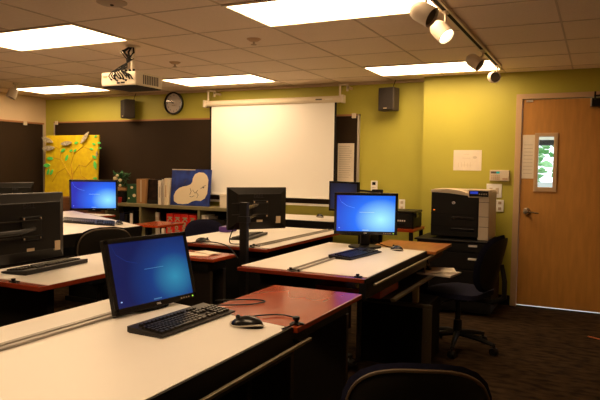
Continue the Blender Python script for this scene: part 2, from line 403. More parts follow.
# projection screen
ps = thing('projection_screen', 'pulled down white projection screen hanging in front of the blackboard', 'projection screen', (-4.47, 6.50, 0))
hs = MB(); hs.tube([(0, 0, 2.135), (1.83, 0, 2.135)], .038, 16); hs.build('roller_case', 'cream_metal', ps, True)
for q in (-.03, 1.83): MB().box(q, q+.03, -.045, .045, 2.09, 2.18, .006).build('end_cap', 'cream_metal', ps)
MB().box(.075, 1.745, -.004, 0, 1.02, 2.11).build('fabric', 'screen_white', ps)
for q in (.050, 1.745): MB().box(q, q+.025, -.004, 0, 1.02, 2.11).build('black_border', 'black', ps)
MB().box(.03, 1.79, -.012, .008, .995, 1.02, .004).build('bottom_bar', 'screen_white', ps)
for x in (.02, 1.80):
    b = MB(); b.box(x, x+.02, -.02, .0, 2.17, 2.29, .002); b.box(x-.01, x+.11, -.02, .0, 2.285, 2.30, .002); b.box(x+.09, x+.11, -.02, 0, 2.22, 2.29, .002); b.box(x+.09, x+.11, -.02, .13, 2.25, 2.275, .002); b.build('bracket', 'cream_metal', ps)
mk = MB(); mk.box(1.52, 1.60, -.0385, -.034, 2.128, 2.142); mk.build('maker_plate', 'spot_inside', ps); mk = MB(); mk.box(1.64, 1.73, -.0385, -.034, 2.13, 2.14); mk.build('switch_plate', 'white_logo', ps)
# clock
ck = thing('wall_clock', 'round black rimmed clock high on the green wall', 'clock', (-5.07, YB, 2.175), rx=PI/2)
MB().lathe([(.13, .0), (.15, .0), (.152, .03), (.145, .04), (.128, .036), (.126, .02)], None, 40, False).build('rim', 'black_gloss', ck, True)
MB().lathe([(.128, .0), (.128, .018), (0, .018)], None, 40).build('face', 'clock_face', ck)
MB().lathe([(.128, .028), (0, .0281)], None, 40, False).build('cover_glass', 'glass', ck)
hn = MB()
for a, L_, wd in ((math.radians(90+55), .07, .006), (math.radians(90+78), .10, .004)):
    c_, s_ = math.cos(a), math.sin(a); hn.prism([(-s_*wd, c_*wd), (s_*wd, -c_*wd), (c_*L_+s_*wd*.5, s_*L_-c_*wd*.5), (c_*L_-s_*wd*.5, s_*L_+c_*wd*.5)], .0195, .021)
hn.build('hands', 'black', ck)
for n in range(1, 13):
    a = PI/2-n*PI/6; text('numeral', str(n), .024, 'black', ck, Matrix.Translation((.103*math.cos(a), .103*math.sin(a), .019)), .0004)
MB().prism([(-.03, -.035), (.03, -.035), (.03, -.023), (-.03, -.023)], .0185, .0195).build('maker_mark', 'ink_soft', ck)
# wall speakers
def wspeaker(x, y, label, h=.25, wd=.19, badge=True, rz=0):
    t = thing('wall_speaker', label, 'speaker', (x, y, 2.11), rz, 'loudspeakers on the back wall')
    MB().box(-wd/2, wd/2, -.0, .13, -h/2, h/2, .008).build('cabinet', 'speaker_brown', t)
    MB().box(-wd/2+.008, wd/2-.008, -.012, .002, -h/2+.008, h/2-.008, .004).build('grille', 'grille', t)
    MB().box(-.02, .02, -.015, -.011, -h/2+.02, -h/2+.03, .001).build('badge', 'label_tan', t)
    b = MB(); b.box(-.03, .01, .125, .15, -.04, .04, .004); b.build('bracket', 'black', t)
    MB().tube([(0, .14, h/2-.01), (.01, .15, h/2+.04), (.02, .17, H-2.11)], .004, 6).build('cable', 'black', t)
wspeaker(-5.79, 6.46, 'brown loudspeaker left of the clock, high on the green wall', rz=math.radians(-30))
wspeaker(-2.10, 6.43, 'brown loudspeaker right of the projection screen, high on the green wall', rz=math.radians(-12))
# notice on blackboard
nt_ = thing('posted_notice', 'tall white printed notice taped to the blackboard right of the projection screen', 'paper notice', (-2.62, 6.606, 1.19))
MB().box(-.10, .10, -.003, 0, 0, .45).build('sheet', 'paper', nt_)
l = MB()
for i in range(15): l.box(-.085, .085-.05*random.random(), -.0038, -.003, .06+.025*i, .064+.025*i)
l.build('printed_lines', 'ink_soft', nt_)
# thermostat, outlets, switches
th = thing('wall_thermostat', 'small white wall controller with a dark display, on the green wall above the monitor', 'thermostat', (-2.275, YB, 1.165))
MB().box(-.038, .038, -.025, 0, -.06, .055, .006).build('case', 'screen_white', th); MB().box(-.02, .02, -.027, -.024, .005, .04, .001).build('display', 'black_gloss', th)
k = MB(); [k.box(-.022+.016*i, -.012+.016*i, -.028, -.024, -.03, -.022) for i in range(3)]; k.build('button', 'ink_soft', th)
def plate(x, z, label, wd, h, name, cat, bits):
    t = thing(name, label, cat, (x, YBR if x > STEP else YB, z))
    MB().box(-wd/2, wd/2, -.008, 0, -h/2, h/2, .003).build('cover_plate', 'screen_white', t)
    for nm, bx, m_ in bits:
        b = MB(); b.box(*bx, .0015); b.build(nm, m_, t)
    return t
plate(-1.95, .955, 'white wall outlet plate just right of the lit middle monitor', .07, .13, 'wall_outlet', 'outlet', [('socket', (-.015, .015, -.011, -.007, .015, .045), 'printer_cream'), ('socket', (-.015, .015, -.011, -.007, -.045, -.015), 'printer_cream')])
plate(-.945, 1.150, 'cream light switch plate behind the top of the laser printer', .15, .14, 'light_switch', 'switch', [('rocker', (-.045, -.015, -.012, -.007, -.03, .03), 'printer_cream'), ('rocker', (.015, .045, -.012, -.007, -.03, .03), 'printer_cream')])
plate(-.885, 1.000, 'cream wall outlet right of the laser printer, below the switch plate', .075, .12, 'wall_outlet', 'outlet', [('socket', (-.015, .015, -.011, -.007, .015, .042), 'label_tan'), ('socket', (-.015, .015, -.011, -.007, -.042, -.015), 'label_tan')])
kp = thing('alarm_keypad', 'cream alarm keypad with green display, left of the door frame', 'keypad', (-.895, YBR, 1.305))
MB().box(-.095, .095, -.03, 0, -.055, .055, .006).build('case', 'printer_cream', kp)
MB().box(-.082, -.03, -.032, -.029, .02, .04).build('display', 'spot_inside', kp); MB().box(-.03, .002, -.032, -.029, .02, .04).build('lit_display', 'lcd_teal', kp)
b = MB()
for r_ in range(3):
    for c_ in range(5): b.box(-.08+.018*c_, -.067+.018*c_, -.033, -.029, -.04+.016*r_, -.030+.016*r_)
b.build('keys', 'label_tan', kp); MB().box(.03, .08, -.0325, -.029, -.038, -.028).build('red_keys', 'copper_trim', kp)
fp = thing('posted_drawing', 'landscape sheet with a faint floor plan, pinned to the green wall above the printer', 'paper sheet', (-1.22, YBR, 1.455))
MB().box(-.142, .142, -.003, 0, -.105, .105).build('sheet', 'paper', fp)
l = MB(); l.box(-.04, .02, -.0036, -.003, .06, .064); l.box(-.05, .03, -.0036, -.003, .02, .024)
for i in range(5): l.box(-.09+.03*i, -.087+.03*i, -.0036, -.003, -.07, -.03+.01*(i % 3))
l.box(-.06, .05, -.0036, -.003, -.05, -.047); l.prism(ell(.075, .03, .022, .014, 12), -.0036, -.003, axis='y'); l.build('faint_lines', 'faint', fp)
dn = thing('door_notice', 'narrow white paper taped on the door beside its small window', 'paper notice', (-.630, YBR-.001, 1.28))
MB().box(-.058, .056, -.003, 0, 0, .43).build('sheet', 'paper', dn)
l = MB()
for i in range(9): l.box(-.045, .04, -.0036, -.003, .05+.035*i, .053+.035*i)
l.build('printed_lines', 'ink_soft', dn)
# ================================================================ SHELF AND CABINET ALONG THE BACK WALL
sh = thing('low_bookcase', 'long low olive bookcase along the back wall', 'bookcase', (-5.95, 6.28, 0))
LW = 2.25
MB().box(0, LW, 0, .34, .81, .85, .003).build('top_board', 'olive_metal', sh)
for x in (0, .58, 1.50, LW-.03): MB().box(x, x+.03, .005, .34, 0, .81).build('divider', 'olive_metal', sh)
MB().box(.03, LW-.03, .325, .338, .06, .81).build('back_panel', 'black_matte', sh)
MB().box(.03, LW-.03, .005, .32, .42, .45).build('shelf', 'olive_metal', sh)
MB().box(.03, LW-.03, .01, .32, .03, .06).build('bottom_board', 'olive_metal', sh)
cbn = thing('low_cabinet', 'brown wooden cabinet below the yellow panel', 'cabinet', (-7.3, 6.15, 0))
MB().box(0, 1.33, .0, .45, 0, .90, .004).build('body', 'brown_wood', cbn)
for x in (.01, .67): 
    dr = MB().box(x, x+.65, -.018, 0, .06, .88, .003).build('door', 'brown_wood', cbn); MB().tube([(x+(.6 if x < .1 else .05), -.04, .55), (x+(.6 if x < .1 else .05), -.04, .67)], .006).build('handle', 'steel', dr)
# yellow panel
yp = thing('yellow_panel', 'bright yellow tree panel with green paper leaves, leaning at the back wall', 'art panel', (-7.17, 6.36, .90), rx=math.radians(-3))
yb = MB(); yb.box(0, .52, 0, .03, 0, .86, .004); yb.box(.521, .99, 0, .03, 0, .86, .004); yb.build('panel', 'yellow', yp)
br = MB()
def twig(pts, r=.004): br.tube([(x, -.0015, z) for x, z in pts], r, 5)
twig([(.53, .0), (.54, .25), (.50, .45)], .007); twig([(.52, .25), (.40, .40), (.30, .52), (.12, .55)]); twig([(.53, .3), (.66, .45), (.78, .42), (.9, .52)])
twig([(.50, .45), (.55, .60), (.45, .72)]); twig([(.55, .6), (.72, .70), (.85, .66)]); twig([(.3, .52), (.28, .65), (.2, .7)]); twig([(.66, .45), (.70, .3), (.82, .24)]); twig([(.4, .4), (.25, .33), (.15, .2)])
br.build('drawn_branches', 'branch', yp)
def leafshape(cx, cz, L_, wd, rot):
    pts = []
    n = 9
    for i in range(n+1): t = i/n; pts.append((L_*(t-.5), wd*math.sin(PI*t)**.8))
    for i in range(n-1, 0, -1): t = i/n; pts.append((L_*(t-.5), -wd*math.sin(PI*t)**.8))
    c_, s_ = math.cos(rot), math.sin(rot); return [(cx+x*c_-z*s_, cz+x*s_+z*c_) for x, z in pts]
# photo pixel -> panel coordinates: x = (px-44)/55*1.05, z = .86-(py-136)/62*.86
for px, py, L_, rt in ((93.5, 137.5, .05, .5), (92, 145, .06, -.3), (97, 144, .06, .0), (90, 150, .06, -.2), (98, 149, .05, 0), (75, 143.8, .07, .3), (70, 151.7, .06, .5), (62, 151.5, .09, .5), (66, 159, .09, 1.1), (74, 151.5, .06, .6), (93, 158, .08, -.5), (49, 159.8, .11, 0), (46, 167, .12, .05), (47.5, 173.5, .09, 1.2), (51, 174, .09, 1.0), (94, 166, .11, -1.3), (94.5, 179, .07, .1)):
    x = (px-44)/55*1.05; z = .86-(py-136)/62*.86
    MB().prism(leafshape(x, z, L_*1.1, L_*.24, rt), -.012, -.004, axis='y').build('paper_leaf', 'leaf_green', yp)
for px, py, L_, rt in ((46.5, 140.8, .24, -.3), (48.0, 149.2, .25, .05), (66, 144.3, .22, .12), (84, 138.8, .22, .85), (96, 155, .08, 1.5)):
    x = (px-44)/55*1.05; z = .86-(py-136)/62*.86
    lf = MB().prism(leafshape(x, z, L_, L_*.14, rt), -.03, -.018, axis='y').build('large_grey_leaf', 'leaf_grey', yp)
    MB().box(x-.01, x+.01, -.018, .0, z-.01, z+.01).build('leaf_peg', 'cardboard', lf)
# things on top of the bookcase
ZT = .85
pl = thing('potted_flowers', 'small dark pot of white flowers beside the green box', 'flower pot', (-5.78, 6.42, ZT))
MB().lathe([(.05, 0), (.07, .02), (.075, .16), (.078, .17), (.06, .17)], None, 20).build('pot', 'black_matte', pl, True)
MB().lathe([(.0775, .155), (.088, .165), (.088, .20), (.06, .21)], None, 20).build('rim_band', 'cardboard', pl, True)
b = MB()
for i in range(46):
    a = random.uniform(0, 2*PI); r_ = random.uniform(0, .13); z = random.uniform(.2, .40)
    b.prism(leafshape(0, 0, .09, .018, 0), -.002, .002, Matrix.Translation((r_*math.cos(a), r_*math.sin(a)*.7, z)) @ Matrix.Rotation(a, 4, 'Z') @ Matrix.Rotation(random.uniform(-1.2, .4), 4, 'Y'))
b.build('foliage', 'plant_green', pl)
for x, y, z, r_ in ((-.04, -.08, .32, .035), (-.09, -.08, .27, .03), (.05, -.09, .30, .03), (.0, -.09, .36, .024), (.03, -.07, .23, .022)):
    MB().blob((x, y, z), (r_, r_*.7, r_*.8), 2, .15).build('flower', 'flower', pl)
MB().lathe([(.025, 0), (.032, .07), (.028, .07), (.022, .01)], Matrix.Translation((.0, 0, 0)), 16)
t = tag(MB().lathe([(.024, 0), (.032, .075), (.028, .075), (.021, .008), (0, .008)], None, 18).build('red_cup', 'red_dark', None, True, (-5.73, 6.32, ZT)), 'tiny dark red cup in front of the flower pot', 'cup')
gb = thing('green_box', 'dark green box with pale round flowers printed on it', 'box', (-5.59, 6.40, ZT))
MB().box(-.085, .085, 0, .14, 0, .25, .003).build('body', 'box_green', gb)
for x, z, r_ in ((.0, .205, .022), (.04, .10, .028), (-.05, .06, .014)): MB().prism(ell(x, z, r_, r_*.8, 12), -.002, 0, axis='y').build('printed_flower', 'flower', gb)
cx_ = thing('cardboard_box', 'upright brown cardboard box on the bookcase', 'box', (-5.42, 6.38, ZT))
MB().box(-.075, .075, 0, .2, 0, .32, .003).build('body', 'cardboard', cx_); MB().box(-.07, -.002, .0, .19, .3205, .323).build('flap', 'cardboard', cx_); MB().box(-.012, .012, -.001, 0, .02, .31).build('tape', 'label_tan', cx_)
pf = thing('framed_photo', 'dark picture in a thin frame leaning beside the cardboard box', 'picture frame', (-5.22, 6.40, ZT+.003), rx=math.radians(-5))
MB().box(-.115, .115, 0, .02, 0, .32, .003).build('frame', 'shell', pf); MB().box(-.112, .112, -.002, 0, .05, .315).build('picture', 'photo_dark', pf)
for x, wd, h_, lb, m_ in ((-5.075, .045, .31, 'white booklet leftmost of the three upright booklets on the bookcase', 'paper'), (-5.022, .035, .325, 'grey spined booklet in the middle of the three upright booklets on the bookcase', 'paper_grey'), (-4.973, .05, .34, 'thick cream booklet against the blue painting', 'art_cream')):
    t = thing('booklet', lb, 'booklet', (x, 6.33, ZT), group='upright booklets on the bookcase')
    MB().box(-wd/2, wd/2, 0, .22, 0, h_, .002).build('cover', m_, t); MB().box(-wd/2+.004, wd/2-.004, .004, .216, h_-.0005, h_+.0015).build('pages', 'screen_white', t)
    MB().box(-.005, .005, -.001, 0, h_*.3, h_*.75).build('spine_title', 'ink_soft' if m_ != 'art_cream' else 'copper_trim', t)
pa = thing('blue_painting', 'blue canvas painting with cream rounded shapes, left of the projection screen', 'painting', (-4.93, 6.36, ZT+.003), rx=math.radians(-6))
MB().box(0, .59, 0, .03, 0, .46, .002).build('canvas', 'art_blue', pa)
q = MB(); out = [(.06, .05), (.05, .12), (.08, .18), (.13, .22), (.19, .24), (.25, .25), (.30, .27), (.325, .30), (.33, .35), (.36, .40), (.42, .425), (.49, .42), (.54, .385), (.565, .33), (.565, .25), (.56, .16), (.53, .10), (.47, .065), (.40, .07), (.34, .055), (.28, .025), (.20, .015), (.12, .02)]
q.prism(out, -.003, 0, axis='y'); q.build('painted_shape', 'art_cream', pa)
q = MB()
for pts in (((.30, .22), (.32, .18), (.30, .14)), ((.34, .2), (.38, .16), (.42, .2)), ((.37, .13), (.33, .11), (.30, .12)), ((.40, .17), (.43, .14), (.41, .10)), ((.46, .22), (.50, .25), (.53, .26)), ((.20, .29), (.23, .32))): q.tube([(x, -.0045, z) for x, z in pts], .003, 5)
q.prism(ell(.5, .235, .012, .009, 10), -.0055, -.003, axis='y'); q.build('painted_line', 'ink', pa)
MB().box(.0, .36, -.0025, 0, .448, .46).build('bare_edge', 'paper_grey', pa)
t = thing('white_box', 'small white box on the bookcase under the projection screen', 'box', (-4.11, 6.36, ZT)); MB().box(-.065, .065, 0, .16, 0, .135, .003).build('body', 'paper', t); MB().box(-.067, .067, -.002, .162, .135, .165, .003).build('lid', 'paper', t)
# things inside the bookcase (upper shelf at z .45)
for i in range(4):
    x = -4.895+.117*i
    t = thing('ring_binder', ['thick red binder leftmost of four, partly behind the table end', 'second red binder from the left in the bookcase', 'third red binder from the left in the bookcase', 'red binder rightmost of four, beside the bookcase divider'][i], 'binder', (x, 6.31, .45), group='red binders in the bookcase')
    MB().box(-.054, .054, 0, .26, 0, .295-.004*(i % 2), .006).build('cover', 'binder_red', t)
    text('spine_title', 'Knoll', .098, 'binder_text', t, Matrix.Translation((0, -.002, .155)) @ RX90 @ Matrix.Rotation(-PI/2, 4, 'Z'), .0005)
def block(name, cat, lb, x, wd, h_, m_, y=6.31, dp=.22, z=.45, g_=None, spine=None):
    t = thing(name, lb, cat, (x, y, z), group=g_); MB().box(-wd/2, wd/2, 0, dp, 0, h_, .003).build('cover', m_, t)
    if spine: MB().box(-wd*.3, wd*.3, -.0015, 0, h_*.35, h_*.9).build('spine_label', spine, t)
    return t
block('book', 'book', 'black book with a white spine label, left compartment of the bookcase', -5.52, .075, .30, 'black', spine='paper')
block('book', 'book', 'dim bluish book leaning in the left compartment of the bookcase', -5.68, .08, .27, 'fabric_blue')
block('book', 'book', 'slim dark book beside the dim bluish book in the bookcase', -5.615, .035, .25, 'shell')
cy = thing('paper_tube', 'pale upright cylinder in the bookcase left of the red binders', 'tube', (-5.10, 6.33, .45)); MB().lathe([(.03, 0), (.03, .30), (.026, .30), (.026, .28), (0, .28)], None, 20).build('wall', 'paper_grey', cy, True); MB().lathe([(.0305, .20), (.0305, .24)], None, 20).build('band', 'ink_soft', cy)
t = thing('small_jar', 'small white and red jar left of the red binders', 'jar', (-5.01, 6.33, .45)); MB().lathe([(.025, 0), (.028, .02), (.028, .08), (.02, .1)], None, 16).build('body', 'paper', t, True); MB().lathe([(.022, .1), (.022, .12), (0, .12)], None, 16).build('lid', 'red_dark', t, True)
block('magazine_file', 'magazine file', 'white magazine file right of the bookcase divider', -4.38, .055, .30, 'paper')
block('magazine_file', 'magazine file', 'second pale file beside the white one in the bookcase', -4.325, .04, .28, 'paper_grey')
block('storage_box', 'box', 'dark brown storage box in the right compartment of the bookcase', -4.17, .22, .25, 'shell')
# ================================================================ FURNITURE BUILDERS
def drafting_table(label, x0, x1, y0, y1, z, user=1, end0=0, end1=0, bar=None, tray=None, rail=None, ret=None, ret_mat='mahogany', clamps=(), tilt=0, inset=.05, lin=.10, leg2=.16):
    """x0<x1; user=+1: people sit on the +x side.  Origin: floor under the middle of the user edge"""
    ux = x1 if user > 0 else x0; oy = (y0+y1)/2
    t = thing('drafting_table', label, 'drafting table', (ux, oy, 0), group='drafting tables in rows')
    X = lambda x: x-ux
    Y = lambda y: y-oy
    tops = [MB().box(X(x0), X(x1), Y(y0), Y(y1), z-.026, z-.003, .003).build('tabletop', 'mahogany_edge', t)]
    # white sheet; ends may be cut on a slant
    a = .012; far = x0 if user > 0 else x1
    sheet = [(X(ux), Y(y0)+inset), (X(ux), Y(y1)-a*2+end0), (X(far), Y(y1)-a*2+end1), (X(far), Y(y0)+inset)]
    tops.append(MB().prism(sheet, z-.003, z).build('white_sheet', 'board_white', t))
    s = user
    ap = MB(); ap.box(min(0, -s*.03), max(0, -s*.03), Y(y0), Y(y1), z-.11, z-.027, .002); tops.append(ap.build('apron', 'black', t))
    ed = MB(); ed.box(min(0, s*.008), max(0, s*.008), Y(y0), Y(y1), z-.11, z-.002, .001); tops.append(ed.build('edge_band', 'black', t))
    if tilt:
        for o_ in tops: o_.data.transform(Matrix.Translation((0, 0, z)) @ Matrix.Rotation(s*tilt, 4, 'Y') @ Matrix.Translation((0, 0, -z)))
    # base: two pedestal ends and a stretcher
    D = abs(x1-x0)
    for yy in (y0+.12, y1-leg2):
        lg = MB(); xs = sorted((-s*lin, -s*(D-.08))); lg.box(xs[0], xs[1], Y(yy), Y(yy)+.04, .05, z-.039, .004); lg.build('leg_panel', 'black_matte', t)
        ft = MB(); xs = sorted((-s*(lin-.05), -s*(D-.04))); ft.box(xs[0], xs[1], Y(yy)-.015, Y(yy)+.055, 0, .05, .008); ft.build('foot', 'black', t)
    st = MB(); st.box(*sorted((-s*D*.55, -s*(D*.55+.03))), Y(y0+.16), Y(y1-leg2), .25, .5); st.build('modesty_panel', 'black_matte', t)
    if rail:
        xr, zr, ya, yb = rail
        r = MB(); r.box(X(xr)-.007, X(xr)+.007, Y(ya), Y(yb), zr-.012, zr, .002); r.build('front_rail', 'rail_metal', t)
        for yy in (ya+.05, (ya+yb)/2, yb-.06): 
            b = MB(); b.box(*sorted((X(xr)-s*.01, -s*.02)), Y(yy), Y(yy)+.02, zr-.014, zr-.004); b.build('rail_bracket', 'black', t)
    if bar:
        xb, ya, yb = bar
        b = MB(); h_ = .006 if x1 > -1.05 else .017; b.box(X(xb)-.030, X(xb)-h_, Y(ya), Y(yb), z+.001, z+.010, .002); b.box(X(xb)+h_, X(xb)+.030, Y(ya), Y(yb), z+.001, z+.010, .002); b.box(X(xb)-.03, X(xb)+.03, Y(ya), Y(ya)+.02, z+.001, z+.006); b.box(X(xb)-.03, X(xb)+.03, Y(yb)-.02, Y(yb), z+.001, z+.006)
        b.build('straightedge', 'bar_grey', t)
        for yy in (ya, yb-.02): 
            c_ = MB(); c_.box(X(xb)-.035, X(xb)+.035, Y(yy), Y(yy)+.018, z+.001, z+.010, .003); c_.lathe([(.009, z+.010), (.009, z+.017), (0, z+.018)], Matrix.Translation((X(xb)-.02, Y(yy)+.015, 0)), 12); c_.build('straightedge_clamp', 'black', t, True)
    for cx, cy_ in clamps:
        c_ = MB(); c_.box(X(cx)-.02, X(cx)+.02, Y(cy_)-.008, Y(cy_)+.022, z+.000, z+.006, .002); c_.lathe([(.006, z+.006), (.006, z+.010), (.010, z+.011), (.010, z+.018), (0, z+.019)], Matrix.Translation((X(cx), Y(cy_), 0)), 12)
        c_.build('corner_clamp', 'black', t, True)
    if tray:
        xa, xb, ya, yb, zt = tray
        MB().box(X(xa), X(xb), Y(ya), Y(yb), zt-.02, zt, .003).build('tool_tray', 'black', t)
        MB().box(X(xb)-.005, X(xb)+.025, Y(ya), Y(yb), zt-.012, zt+.004, .002).build('tray_rail', 'rail_metal', t)
        MB().box(X(xa), X(xb)-.06, Y(ya)-.02, Y(ya)+.34, zt, zt+.045, .003).build('tray_drawer', 'mahogany', t)
        MB().box(X(xb)-.04, X(xb)-.0, Y(4.06), Y(4.10), .452, zt-.02, .003).build('tray_post', 'olive_metal', t)
    return t
def side_return(label, x0, x1, y0, y1, z, m_='mahogany', thin=False, sides=(-1, 1), pin=.05):
    t = thing('side_table', label, 'side table', ((x0+x1)/2, (y0+y1)/2, 0), group='mahogany side tables between the drafting tables')
    a, b = (x1-x0)/2, (y1-y0)/2
    MB().box(-a, a, -b, b, z-.022, z, .003).build('tabletop', m_, t)
    if thin:
        MB().box(-a+.02, -a+.06, -.03, .03, 0, z-.022, .003).build('post', 'black', t); MB().box(-a, a-.05, -.05, .05, 0, .02, .003).build('foot', 'black', t); return t
    MB().box(-a+.03, a-.06, -b+.03, b-.03, z-.09, z-.023).build('apron', 'black', t)
    for sy in sides:
        MB().box(-a+.05, a-pin, sy*(b-.06)-.015, sy*(b-.06)+.015, 0, z-.09, .003).build('support_panel', 'panel_brown', t)
    return t
def monitor(label, x, y, z0, yaw, zc, W, H_, tilt=0, back=False, scr=None, post=None, base=True, led='led_green', text_rows=True, bscale=1, bars=False):
    """local: screen faces -y. x,y under the panel centre, z0 table height, zc panel centre height"""
    t = thing('monitor', label, 'monitor', (x, y, z0), yaw, 'flat screen monitors')
    P = Matrix.Translation((0, 0, zc-z0)) @ Matrix.Rotation(-tilt, 4, 'X')
    a, b = W/2, H_/2
    h = MB(); h.box(-a, a, -.010, .014, -b, b, .004, P); h.frustum((-a+.004, a-.004, -b+.004, b-.004), (-a+.06, a-.06, -b+.055, b-.045), .014, .052, P); h.box(-a+.06, a-.06, .05, .058, -b+.055, b-.045, .003, P)
    hs_ = h.build('housing', 'dark_plastic', t)
    bz = MB(); e = .019
    for q in ((-a, a, b-e, b), (-a, a, -b, -b+e+.005), (-a, -a+e, -b, b), (a-e, a, -b, b)): bz.box(q[0], q[1], -.014, -.009, q[2], q[3], .001, P)
    bz.build('bezel', 'black_gloss', t)
    s = MB(); s.box(-a+e, a-e, -.0115, -.0095, -b+e+.005, b-e); so = s.build('screen', scr or 'black_gloss', t); so.matrix_local = P
    if scr and text_rows:
        MB().box(-.045, .06, -.0125, -.0115, .01, .0125).build('login_text', 'text_dim' if scr == 'scr_near' else 'text_white', so); MB().box(-a+.035, -a+.042, -.0125, -.0115, -b+.045, -b+.05).build('access_icon', 'text_white', so); MB().box(-.022, .022, -.0125, -.0115, -b+.030, -b+.035).build('system_mark', 'text_dim' if scr == 'scr_near' else 'text_white', so)
        l = MB()
        prev = [(-a+e+.012, b-e-.004), (-a+e+.03, b-e-.045), (-a+e+.075, b-e-.075), (-a+e+.13, b-e-.09)]
        for (xa, za), (xb, zb) in zip(prev, prev[1:]): l.add([(xa, -.0121, za), (xb, -.0121, zb), (xb, -.0121, zb-.003), (xa, -.0121, za-.003)], [(0, 1, 2, 3)])
        l.build('light_streak', MATS['streak_dim' if scr == 'scr_near' else 'streak'], so)
    if scr:
        text('brand_mark', 'DELL', .011, 'white_logo', t, P @ Matrix.Translation((0, -.0145, -b+.0115)) @ RX90, .0003)
        MB().box(a-.03, a-.024, -.0155, -.0135, -b+.008, -b+.014, 0, P).build('power_light', led, t)
        k_ = MB(); [k_.box(a-.10+.015*i, a-.092+.015*i, -.0155, -.0135, -b+.008, -b+.014, 0, P) for i in range(4)]; k_.build('button', 'ink_soft', t)
    bk = MB(); bk.box(-.06, .06, .058, .068, -.06, .06, .004, P); bk.build('mount_plate', 'black', t)
    text('back_emblem', 'DELL', .034, 'logo_dim', t, P @ Matrix.Translation((.01, .0585, b-.063)) @ Matrix.Rotation(PI, 4, 'Z') @ RX90, .0008)
    ls = MB(); ls.box(-a+.065, -a+.10, .0495, .0595, -b+.045, -b+.095, 0, P); ls.build('port_label', 'label_tan', t)
    ls = MB(); ls.box(-.02, .025, .0575, .0595, -b+.057, -b+.072, 0, P); ls.build('serial_label', 'label_tan', t)
    sc = MB()
    for sx in (-1, 1):
        for sz in (-1, 1): sc.lathe([(.006, 0), (.006, .004), (0, .005)], P @ Matrix.Translation((sx*.05, .068, sz*.05)) @ Matrix.Rotation(-PI/2, 4, 'X'), 10)
    sc.build('screw', 'steel', t)
    if bars:
        for zz in (.040, -.040): MB().box(-.06, a-.01, .066, .074, zz-.003, zz+.003, .001, P).build('mount_bar', 'shell', t)
    if base:
        n = MB(); n.box(-.035, .035, .062, .095, .012, zc-z0+.04, .008); n.build('neck', 'dark_plastic', t)
        bs = MB(); bs.prism(ell(0, .05, .12*bscale, .095*bscale, 28), .0, .014); bs.build('base', 'dark_plastic', t)
    return t
def keyboard(label, x, y, z, yaw, L_=.455, D=.165):
    """local: user at -y side, long axis x"""
    t = thing('keyboard', label, 'keyboard', (x, y, z), yaw, 'black keyboards')
    b = MB(); a, d_ = L_/2, D/2
    b.prism([(-d_, .003), (-d_+.01, 0), (d_-.01, 0), (d_, .004), (d_, .024), (-d_, .010)], -a, a, axis='x'); b.build('case', 'key_black', t)
    sl = math.atan2(.016, D); M0 = Matrix.Translation((0, -d_, .0095)) @ Matrix.Rotation(sl*.9, 4, 'X')
    k_ = MB()
    def K(x0, y0, wx, wy=.0165):
        v = [(x0, y0, 0), (x0+wx, y0, 0), (x0+wx, y0+wy, 0), (x0, y0+wy, 0), (x0+.002, y0+.002, .009), (x0+wx-.002, y0+.002, .009), (x0+wx-.002, y0+wy-.002, .009), (x0+.002, y0+wy-.002, .009)]
        k_.add([M0 @ Vector(p) for p in v], [(3, 2, 1, 0), (4, 5, 6, 7), (0, 1, 5, 4), (1, 2, 6, 5), (2, 3, 7, 6), (3, 0, 4, 7)])
    x0 = -a+.014; u = .0187
    for r_ in range(5):
        yy = .016+.0192*r_
        if r_ == 0:
            for wx, px_ in ((.022, 0), (.022, .026), (.022, .052), (.11, .078), (.022, .192), (.022, .218), (.022, .244)): K(x0+px_, yy, wx)
        else:
            for c_ in range(14): K(x0+u*c_+.0, yy, .0165 if c_ < 13 else .024)
        for c_ in range(3):
            if r_ in (0, 3, 4) or (r_ == 1 and c_ == 1): K(x0+.284+u*c_, yy, .0165)
        for c_ in range(4): K(x0+.350+u*c_, yy, .0165)
    for c_ in range(12): K(x0+.012+.0212*c_, .122, .0165, .014)
    for c_ in range(3): K(x0+.284+u*c_, .122, .0165, .014)
    k_.build('keys', 'key_top', t)
    return t
def mouse(label, x, y, z, yaw, scale=1):
    t = thing('mouse', label, 'mouse', (x, y, z), yaw, 'computer mice'); t.scale = (scale,)*3
    b = MB(); tmp = bmesh.new(); bmesh.ops.create_uvsphere(tmp, u_segments=24, v_segments=14, radius=1)
    for v in tmp.verts:
        zz = max(v.co.z, -.0); yy = v.co.y; v.co = Vector((v.co.x*.031*(1-.12*yy), yy*.058, zz*.036*(1-.15*yy)+.001))
    b.merge(tmp); b.build('shell', 'black_gloss', t, True)
    tr_ = MB(); pts = [(math.cos(a)*.0318*(1-.12*math.sin(a)), math.sin(a)*.059, .008+.005*math.sin(a*2)) for a in [2*PI*i/26 for i in range(26)]]; tr_.tube(pts, .0028, 6, closed=True); tr_.build('trim', 'alu', t, True)
    MB().lathe([(0, -.003), (.008, -.003), (.008, .003), (0, .003)], Matrix.Translation((0, .032, .030)) @ Matrix.Rotation(PI/2, 4, 'Y'), 14).build('wheel', 'dark_plastic', t)
    return t
def cable(label, pts, r=.003, m_='black', name='cable'):
    b = MB(); P = [Vector(p) for p in pts]; out = []
    for i in range(len(P)-1):
        p0, p1, p2, p3 = P[max(i-1, 0)], P[i], P[i+1], P[min(i+2, len(P)-1)]
        for k_ in range(6):
            s_ = k_/6; out.append(.5*((2*p1)+(-p0+p2)*s_+(2*p0-5*p1+4*p2-p3)*s_*s_+(-p0+3*p1-3*p2+p3)*s_**3))
    out.append(P[-1]); b.tube(out, r, 6); return tag(b.build(name, m_, None, True), label, 'cable')
